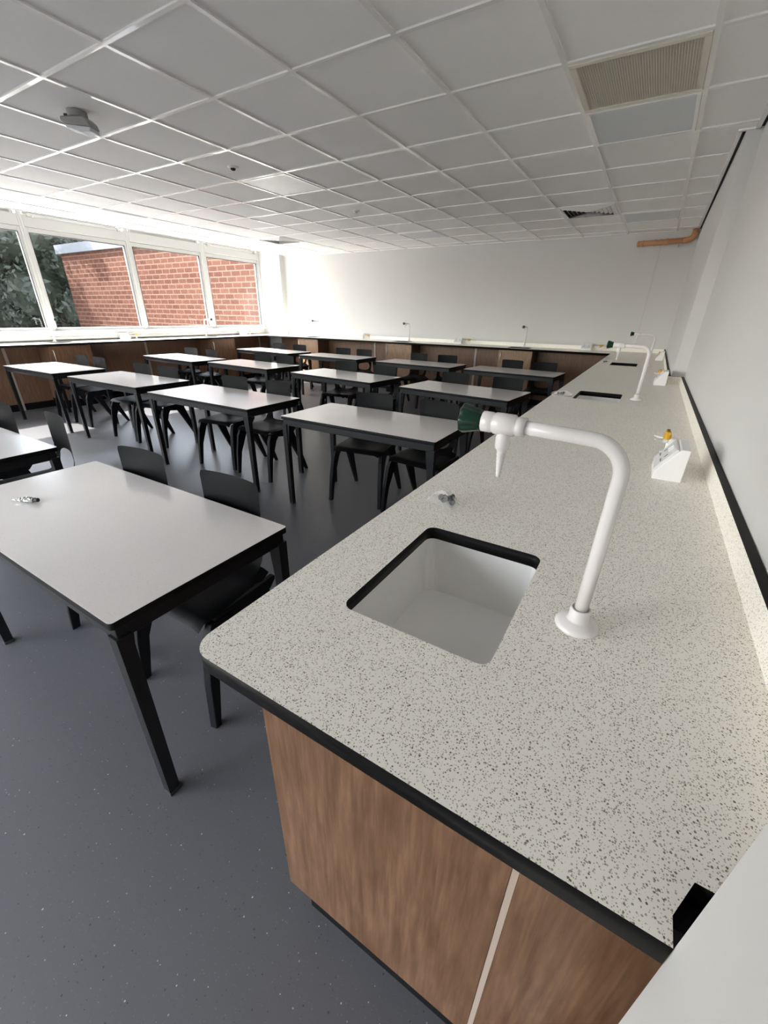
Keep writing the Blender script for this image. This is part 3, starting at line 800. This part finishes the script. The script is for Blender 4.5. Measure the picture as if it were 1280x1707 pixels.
# ------------------------------------------------------------------ things in the ceiling
def framed(name, label, cat, x0, y0, group, fm, inner, inner_m, inner_name, border=.026):
    t = thing(name, label, cat, (x0 + .3, y0 + .3, CZ), 0, group)
    h = .3 - .013; bm = bmesh.new(); z0, z1 = -.008, .004; i = h - border
    box(bm, -h, h, -h, -i, z0, z1); box(bm, -h, h, i, h, z0, z1); box(bm, -h, -i, -i, i, z0, z1); box(bm, i, h, -i, i, z0, z1)
    obj('frame', bm, fm, t, bevel=.002)
    if inner: obj(inner_name, newbox(-i, i, -i, i, -.004, .003), inner_m, t)
    return t, i
g = 'square ceiling light panels'
for x0, y0, l in ((0, .6, 'unlit square light panel next to the beige ceiling grille'), (0, 3.6, 'unlit square ceiling light near the far wall, above the right-hand worktop'),
                  (-3, .6, 'unlit square light panel in the middle of the ceiling'), (-6, .6, 'unlit square ceiling light nearest the windows'), (-3, 3.6, 'unlit square ceiling light by the far wall, mid-ceiling')):
    framed('ceiling_light', l, 'light', x0, y0, g, M['grid'], True, M['diffuser'], 'diffuser', .02)
t, i = framed('air_grille', 'beige egg-crate air grille in the ceiling above the right-hand worktop', 'grille', 0, 0, None, M['beige_metal'], False, None, None, .03)
bm = bmesh.new(); n = 46
for k in range(1, n): x = -i + 2 * i * k / n; box(bm, x - .0011, x + .0011, -i, i, -.004, .0035)
for k in range(1, n): y = -i + 2 * i * k / n; box(bm, -i, i, y - .0009, y + .0009, -.0035, .003)
obj('egg_crate_core', bm, M['beige_metal'], t)
obj('backing', newbox(-i, i, -i, i, .0036, .0039), M['grille_back'], t)
for x0, y0, l in ((-.6, 3.0, 'square louvred air diffuser in the ceiling, right of centre near the far wall'), (-5.4, 3.0, 'square louvred air diffuser in the ceiling near the windows')):
    t, i = framed('air_diffuser', l, 'vent', x0, y0, 'louvred ceiling air diffusers', M['grid'], False, None, None, .02)
    obj('backing', newbox(-i, i, -i, i, .0036, .0039), M['dark'], t)
    for k in range(6):
        r1 = i * (1 - k / 6.3); r0 = r1 - .026; bm = bmesh.new()
        A = [(-r1, -r1, .002), (r1, -r1, .002), (r1, r1, .002), (-r1, r1, .002)]; B = [(-r0, -r0, -.016), (r0, -r0, -.016), (r0, r0, -.016), (-r0, r0, -.016)]
        A2 = [(x, y, z + .0015) for x, y, z in A]; B2 = [(x, y, z + .0015) for x, y, z in B]
        loft(bm, [A, B, B2, A2, A], cap=False)
        obj('louvre_ring', bm, M['grid'], t)
# ceiling unit, detectors
t = thing('sensor_unit', 'grey box-shaped sensor unit hanging under the ceiling at left', 'sensor', (-2.70, -.895, CZ), math.radians(28))
bm = bmesh.new(); lathe(bm, [(.055, 0), (.055, -.03), (.050, -.034)], (.0, 0, 0), (0, 0, 1), seg=28)
obj('mount', bm, M['grey_plastic'], t, smooth=False)
bm = bmesh.new()
prf = [(-.085, -.032), (.060, -.032), (.085, -.055), (.095, -.085), (-.075, -.070), (-.090, -.05)]
loft(bm, [[(x, y, z) for x, z in prf] for y in (-.05, .05)]); obj('housing', bm, M['grey_plastic'], t, bevel=.008)
bm = bmesh.new()
loft(bm, [[(x * s, y, z) for x, z in ((-.075, -.0705), (.093, -.0855), (.090, -.104), (.02, -.106), (-.06, -.088))] for y, s in ((-.046, .96), (0, 1), (.046, .96))]); obj('lens', bm, M['diffuser'], t, bevel=.004)
bm = bmesh.new(); lathe(bm, [(.008, 0), (.008, .02)], (-.058, -.01, -.018), (-1, 0, 0), seg=12); obj('cable_entry', bm, M['dark'], t)
for (x, y), l, m_ in (((-2.70, .303), 'small round white ceiling detector with dark centre', 'dark'), ((-2.70, 2.11), 'small round white ceiling detector beyond the middle light panel', 'diffuser')):
    t = thing('ceiling_detector', l, 'detector', (x, y, CZ + .004), 0, 'round ceiling detectors')
    bm = bmesh.new(); lathe(bm, [(.046, 0), (.046, -.006), (.036, -.011), (.022, -.012)], seg=28); obj('ring', bm, M['plastic'], t)
    bm = bmesh.new(); lathe(bm, [(.022, -.011), (.019, -.022), (.008, -.027), (.001, -.027)], seg=20); obj('lens', bm, M[m_], t, smooth=True)

# ------------------------------------------------------------------ pipe on the far wall
t = thing('drain_pipe', 'terracotta plastic pipe high on the far wall, right-hand corner', 'pipe', (0, 0, 0))
yp = 5.005
bm = bmesh.new(); tube(bm, [(.175, yp, 2.352), (.72, yp, 2.366)], .034, 20); obj('straight_pipe', bm, M['terracotta'], t, smooth=True)
bm = bmesh.new(); tube(bm, [(.70, yp, 2.366), (.745, yp, 2.367), (.785, yp, 2.385), (.81, yp, 2.42), (.812, yp, 2.49)], .037, 20); obj('elbow', bm, M['terracotta'], t, smooth=True)
bm = bmesh.new(); tube(bm, [(.150, yp, 2.351), (.158, yp, 2.3515), (.178, yp, 2.352)], [.022, .036, .0365], 20); obj('end_cap', bm, M['terracotta'], t, smooth=True)
for x in (.215, .36, .43, .50, .70):
    bm = bmesh.new(); lathe(bm, [(.034, 0), (.040, .001), (.040, .018), (.034, .019)], (x, yp, 2.352 + (x - .175) * .026), (1, 0, .026), seg=24); obj('collar', bm, M['terracotta'], t)
bm = bmesh.new(); tube(bm, [(.66, yp - .005, 2.322), (.66, yp - .02, 2.30), (.66, 5.069, 2.30)], .006, 8); obj('bracket', bm, M['metal'], t)
bm = bmesh.new(); box(bm, .447, .457, YB - .006, YB - .0005, .992, 2.31)
tag(obj('conduit', bm, M['wall_white']), 'thin white vertical strip on the far wall below the terracotta pipe', 'conduit')

# ------------------------------------------------------------------ outside
struct('ground', newbox(-60, -7.62, -40, 60, -.35, -.30), M['ground'])
t = thing('brick_building', 'red brick building with grey parapet outside the windows', 'building', (0, 0, 0))
Y0 = 7.5
bm = bmesh.new(); box(bm, -21.72, -7.65, Y0, Y0 + 9, -.3, 3.47); obj('brick_wall', bm, M['brick'], t)
bm = bmesh.new(); box(bm, -21.86, -7.65, Y0 - .12, Y0 + 9.1, 3.47, 3.79); obj('parapet', bm, M['lead'], t)
def make_tree(label, seed):
    rnd = random.Random(seed)
    t = thing('tree', label, 'tree', (0, 0, -.3), 0, 'trees outside the windows')
    bm = bmesh.new(); tube(bm, [(0, 0, 0), (.1, .05, 2.0), (0, .1, 4.0), (.2, 0, 6.5)], [.22, .18, .12, .05], 10); obj('trunk', bm, M['bark'], t, smooth=True)
    bm = bmesh.new()
    blobs = [(Vector((rnd.gauss(0, .9), rnd.gauss(0, .9), .9 + 8.2 * k / 26)), rnd.uniform(.9, 1.5)) for k in range(27)]
    for c, r in blobs:
        bmesh.ops.create_icosphere(bm, subdivisions=2, radius=r * .78, matrix=Matrix.Translation(c + Vector((0, 0, r * .78 + .05 - c.z)) if c.z < r * .8 else c))
    for _ in range(15000):
        c, r = rnd.choice(blobs); d = Vector((rnd.gauss(0, 1), rnd.gauss(0, 1), rnd.gauss(0, 1))).normalized()
        p = c + d * r * rnd.uniform(.75, 1.05); p.z = max(.1, p.z)
        n = (d + Vector((rnd.gauss(0, .5), rnd.gauss(0, .5), rnd.gauss(0, .5)))).normalized(); a, b = frame_for(n); s = rnd.uniform(.06, .13)
        th = rnd.uniform(0, 6.28); a, b = a * math.cos(th) + b * math.sin(th), b * math.cos(th) - a * math.sin(th)
        bm.faces.new([bm.verts.new(p + a * s * 1.5), bm.verts.new(p + b * s * .6), bm.verts.new(p - a * s * 1.5), bm.verts.new(p - b * s * .6)])
    obj('foliage', bm, M['leaf'], t)
    return t
T1 = make_tree('dark leafy tree outside, beside the corner of the brick building', 3); T1.location = (-25.8, 8.7, -.3)
T1.scale = (1.2, 1.2, 1.1)
for (x, y, s, r), l in zip([(-25, 1.6, 1.0, 1.2), (-24.5, -5.2, 1.0, 2.3), (-24, -12.0, 1.0, 4.0), (-34, 15.5, 1.25, 5.1), (-24, 23, 1.3, .6), (-14, 23, 1.3, 2.0), (-33, 4.0, 1.5, 3.0)],
        ['dark leafy tree outside the leftmost window in view', 'dark leafy tree outside, beyond the left edge of the picture', 'dark leafy tree farthest left outside the windows',
         'dark leafy tree behind the end of the brick building', 'tall leafy tree rising behind the brick building roof', 'tall leafy tree behind the brick building, nearer the school room',
         'dark leafy tree behind the others outside the leftmost window']):
    o = dup(T1, (x, y, -.3), r, l); o.scale = (s, s, s)

t = thing('hedge', 'long dense dark hedge filling the view below the trees outside', 'hedge', (-39, 6, -.3))
bm = bmesh.new(); rnd = random.Random(11)
def HP(u, v):
    y = -10 + 20 * u; a = PI * v; w = 1.0 + .25 * math.sin(y * 2.1) + .2 * math.sin(y * 4.7 + 3 * v)
    return (-1.4 * w * -math.cos(a), y, 5.2 * (math.sin(a) ** .5) * (1 + .06 * math.sin(y * 1.7) + .04 * math.sin(y * 5.1)))
grid_surface(bm, HP, 90, 18)
for _ in range(14000):
    u, v = rnd.random(), rnd.uniform(.02, .98); p = Vector(HP(u, v)); n = Vector((math.cos(PI * v), rnd.gauss(0, .6), .6 + rnd.gauss(0, .5))).normalized()
    a, b = frame_for(n); s = rnd.uniform(.07, .15); p += n * rnd.uniform(0, .25)
    bm.faces.new([bm.verts.new(p + a * s * 1.4), bm.verts.new(p + b * s * .6), bm.verts.new(p - a * s * 1.4), bm.verts.new(p - b * s * .6)])
obj('hedge_foliage', bm, M['leaf'], t)

# ------------------------------------------------------------------ light
wd = bpy.data.worlds.new('sky'); scene.world = wd; wd.use_nodes = True; nt = wd.node_tree; nt.nodes.clear()
out = nt.nodes.new('ShaderNodeOutputWorld'); bg = nt.nodes.new('ShaderNodeBackground'); sk = nt.nodes.new('ShaderNodeTexSky')
D = Vector((1, .5, -1.10)).normalized()
sk.sky_type = 'NISHITA'; sk.sun_disc = False; sk.sun_elevation = math.asin(-D.z); sk.sun_rotation = math.atan2(-D.x, -D.y); sk.dust_density = 2.0
hs = nt.nodes.new('ShaderNodeHueSaturation'); hs.inputs['Saturation'].default_value = .45
nt.links.new(sk.outputs[0], hs.inputs['Color']); nt.links.new(hs.outputs[0], bg.inputs[0]); nt.links.new(bg.outputs[0], out.inputs[0])
SKY = 1.3; SUN = 14.0
bg.inputs[1].default_value = SKY
L = bpy.data.lights.new('sun', 'SUN'); L.energy = SUN; L.angle = math.radians(.55); L.color = (1, .95, .88)
so_ = bpy.data.objects.new('sun', L); COL.objects.link(so_); so_.rotation_euler = D.to_track_quat('-Z', 'Y').to_euler(); so_.location = (-20, -10, 20)
for k, (y0, y1) in enumerate(bays):
    pl = bpy.data.lights.new('window_portal', 'AREA'); pl.shape = 'RECTANGLE'; pl.size = y1 - y0; pl.size_y = 2.9 - 1.12
    pl.cycles.is_portal = True
    po = bpy.data.objects.new('window_portal', pl); COL.objects.link(po); po.location = (XW - .07, (y0 + y1) / 2, 2.01)
    po.rotation_euler = Vector((1, 0, 0)).to_track_quat('-Z', 'Y').to_euler()

for x0, x1, z0, z1 in added_windows:
    pl = bpy.data.lights.new('window_portal', 'AREA'); pl.shape = 'RECTANGLE'; pl.size = x1 - x0; pl.size_y = z1 - z0
    pl.cycles.is_portal = True
    po = bpy.data.objects.new('window_portal', pl); COL.objects.link(po); po.location = ((x0 + x1) / 2, YN - .14, (z0 + z1) / 2)
    po.rotation_euler = Vector((0, 1, 0)).to_track_quat('-Z', 'Z').to_euler()

# ------------------------------------------------------------------ camera
F, YAW, PITCH, ROLL = 681.85, math.radians(30.932), math.radians(-25.772), math.radians(1.028)
d = Vector((-math.sin(YAW) * math.cos(PITCH), math.cos(YAW) * math.cos(PITCH), math.sin(PITCH)))
r = Vector((math.cos(YAW), math.sin(YAW), 0)); u = r.cross(d)
r2 = r * math.cos(ROLL) + u * math.sin(ROLL); u2 = -r * math.sin(ROLL) + u * math.cos(ROLL)
cam = bpy.data.cameras.new('camera'); cam.sensor_fit = 'HORIZONTAL'; cam.sensor_width = 36; cam.lens = F / 1280 * 36; cam.clip_start = .02
co = bpy.data.objects.new('camera', cam); COL.objects.link(co)
mw = Matrix.Identity(4)
for i in range(3): mw[i][0] = r2[i]; mw[i][1] = u2[i]; mw[i][2] = -d[i]
mw[0][3], mw[1][3], mw[2][3] = .682, -2.759, 1.392
co.matrix_world = mw
scene.camera = co
vs = scene.view_settings; scene.display_settings.display_device = 'sRGB'
vs.view_transform = 'Standard'; vs.look = 'None'; vs.gamma = 1; vs.use_curve_mapping = False
vs.exposure = 1.1
cy = scene.cycles
cy.max_bounces = 14; cy.diffuse_bounces = 9; cy.glossy_bounces = 4; cy.transparent_max_bounces = 16; cy.transmission_bounces = 4
cy.sample_clamp_indirect = 8; cy.caustics_reflective = False; cy.caustics_refractive = False
try: cy.use_denoising = True; cy.denoiser = 'OPENIMAGEDENOISE'
except Exception: pass
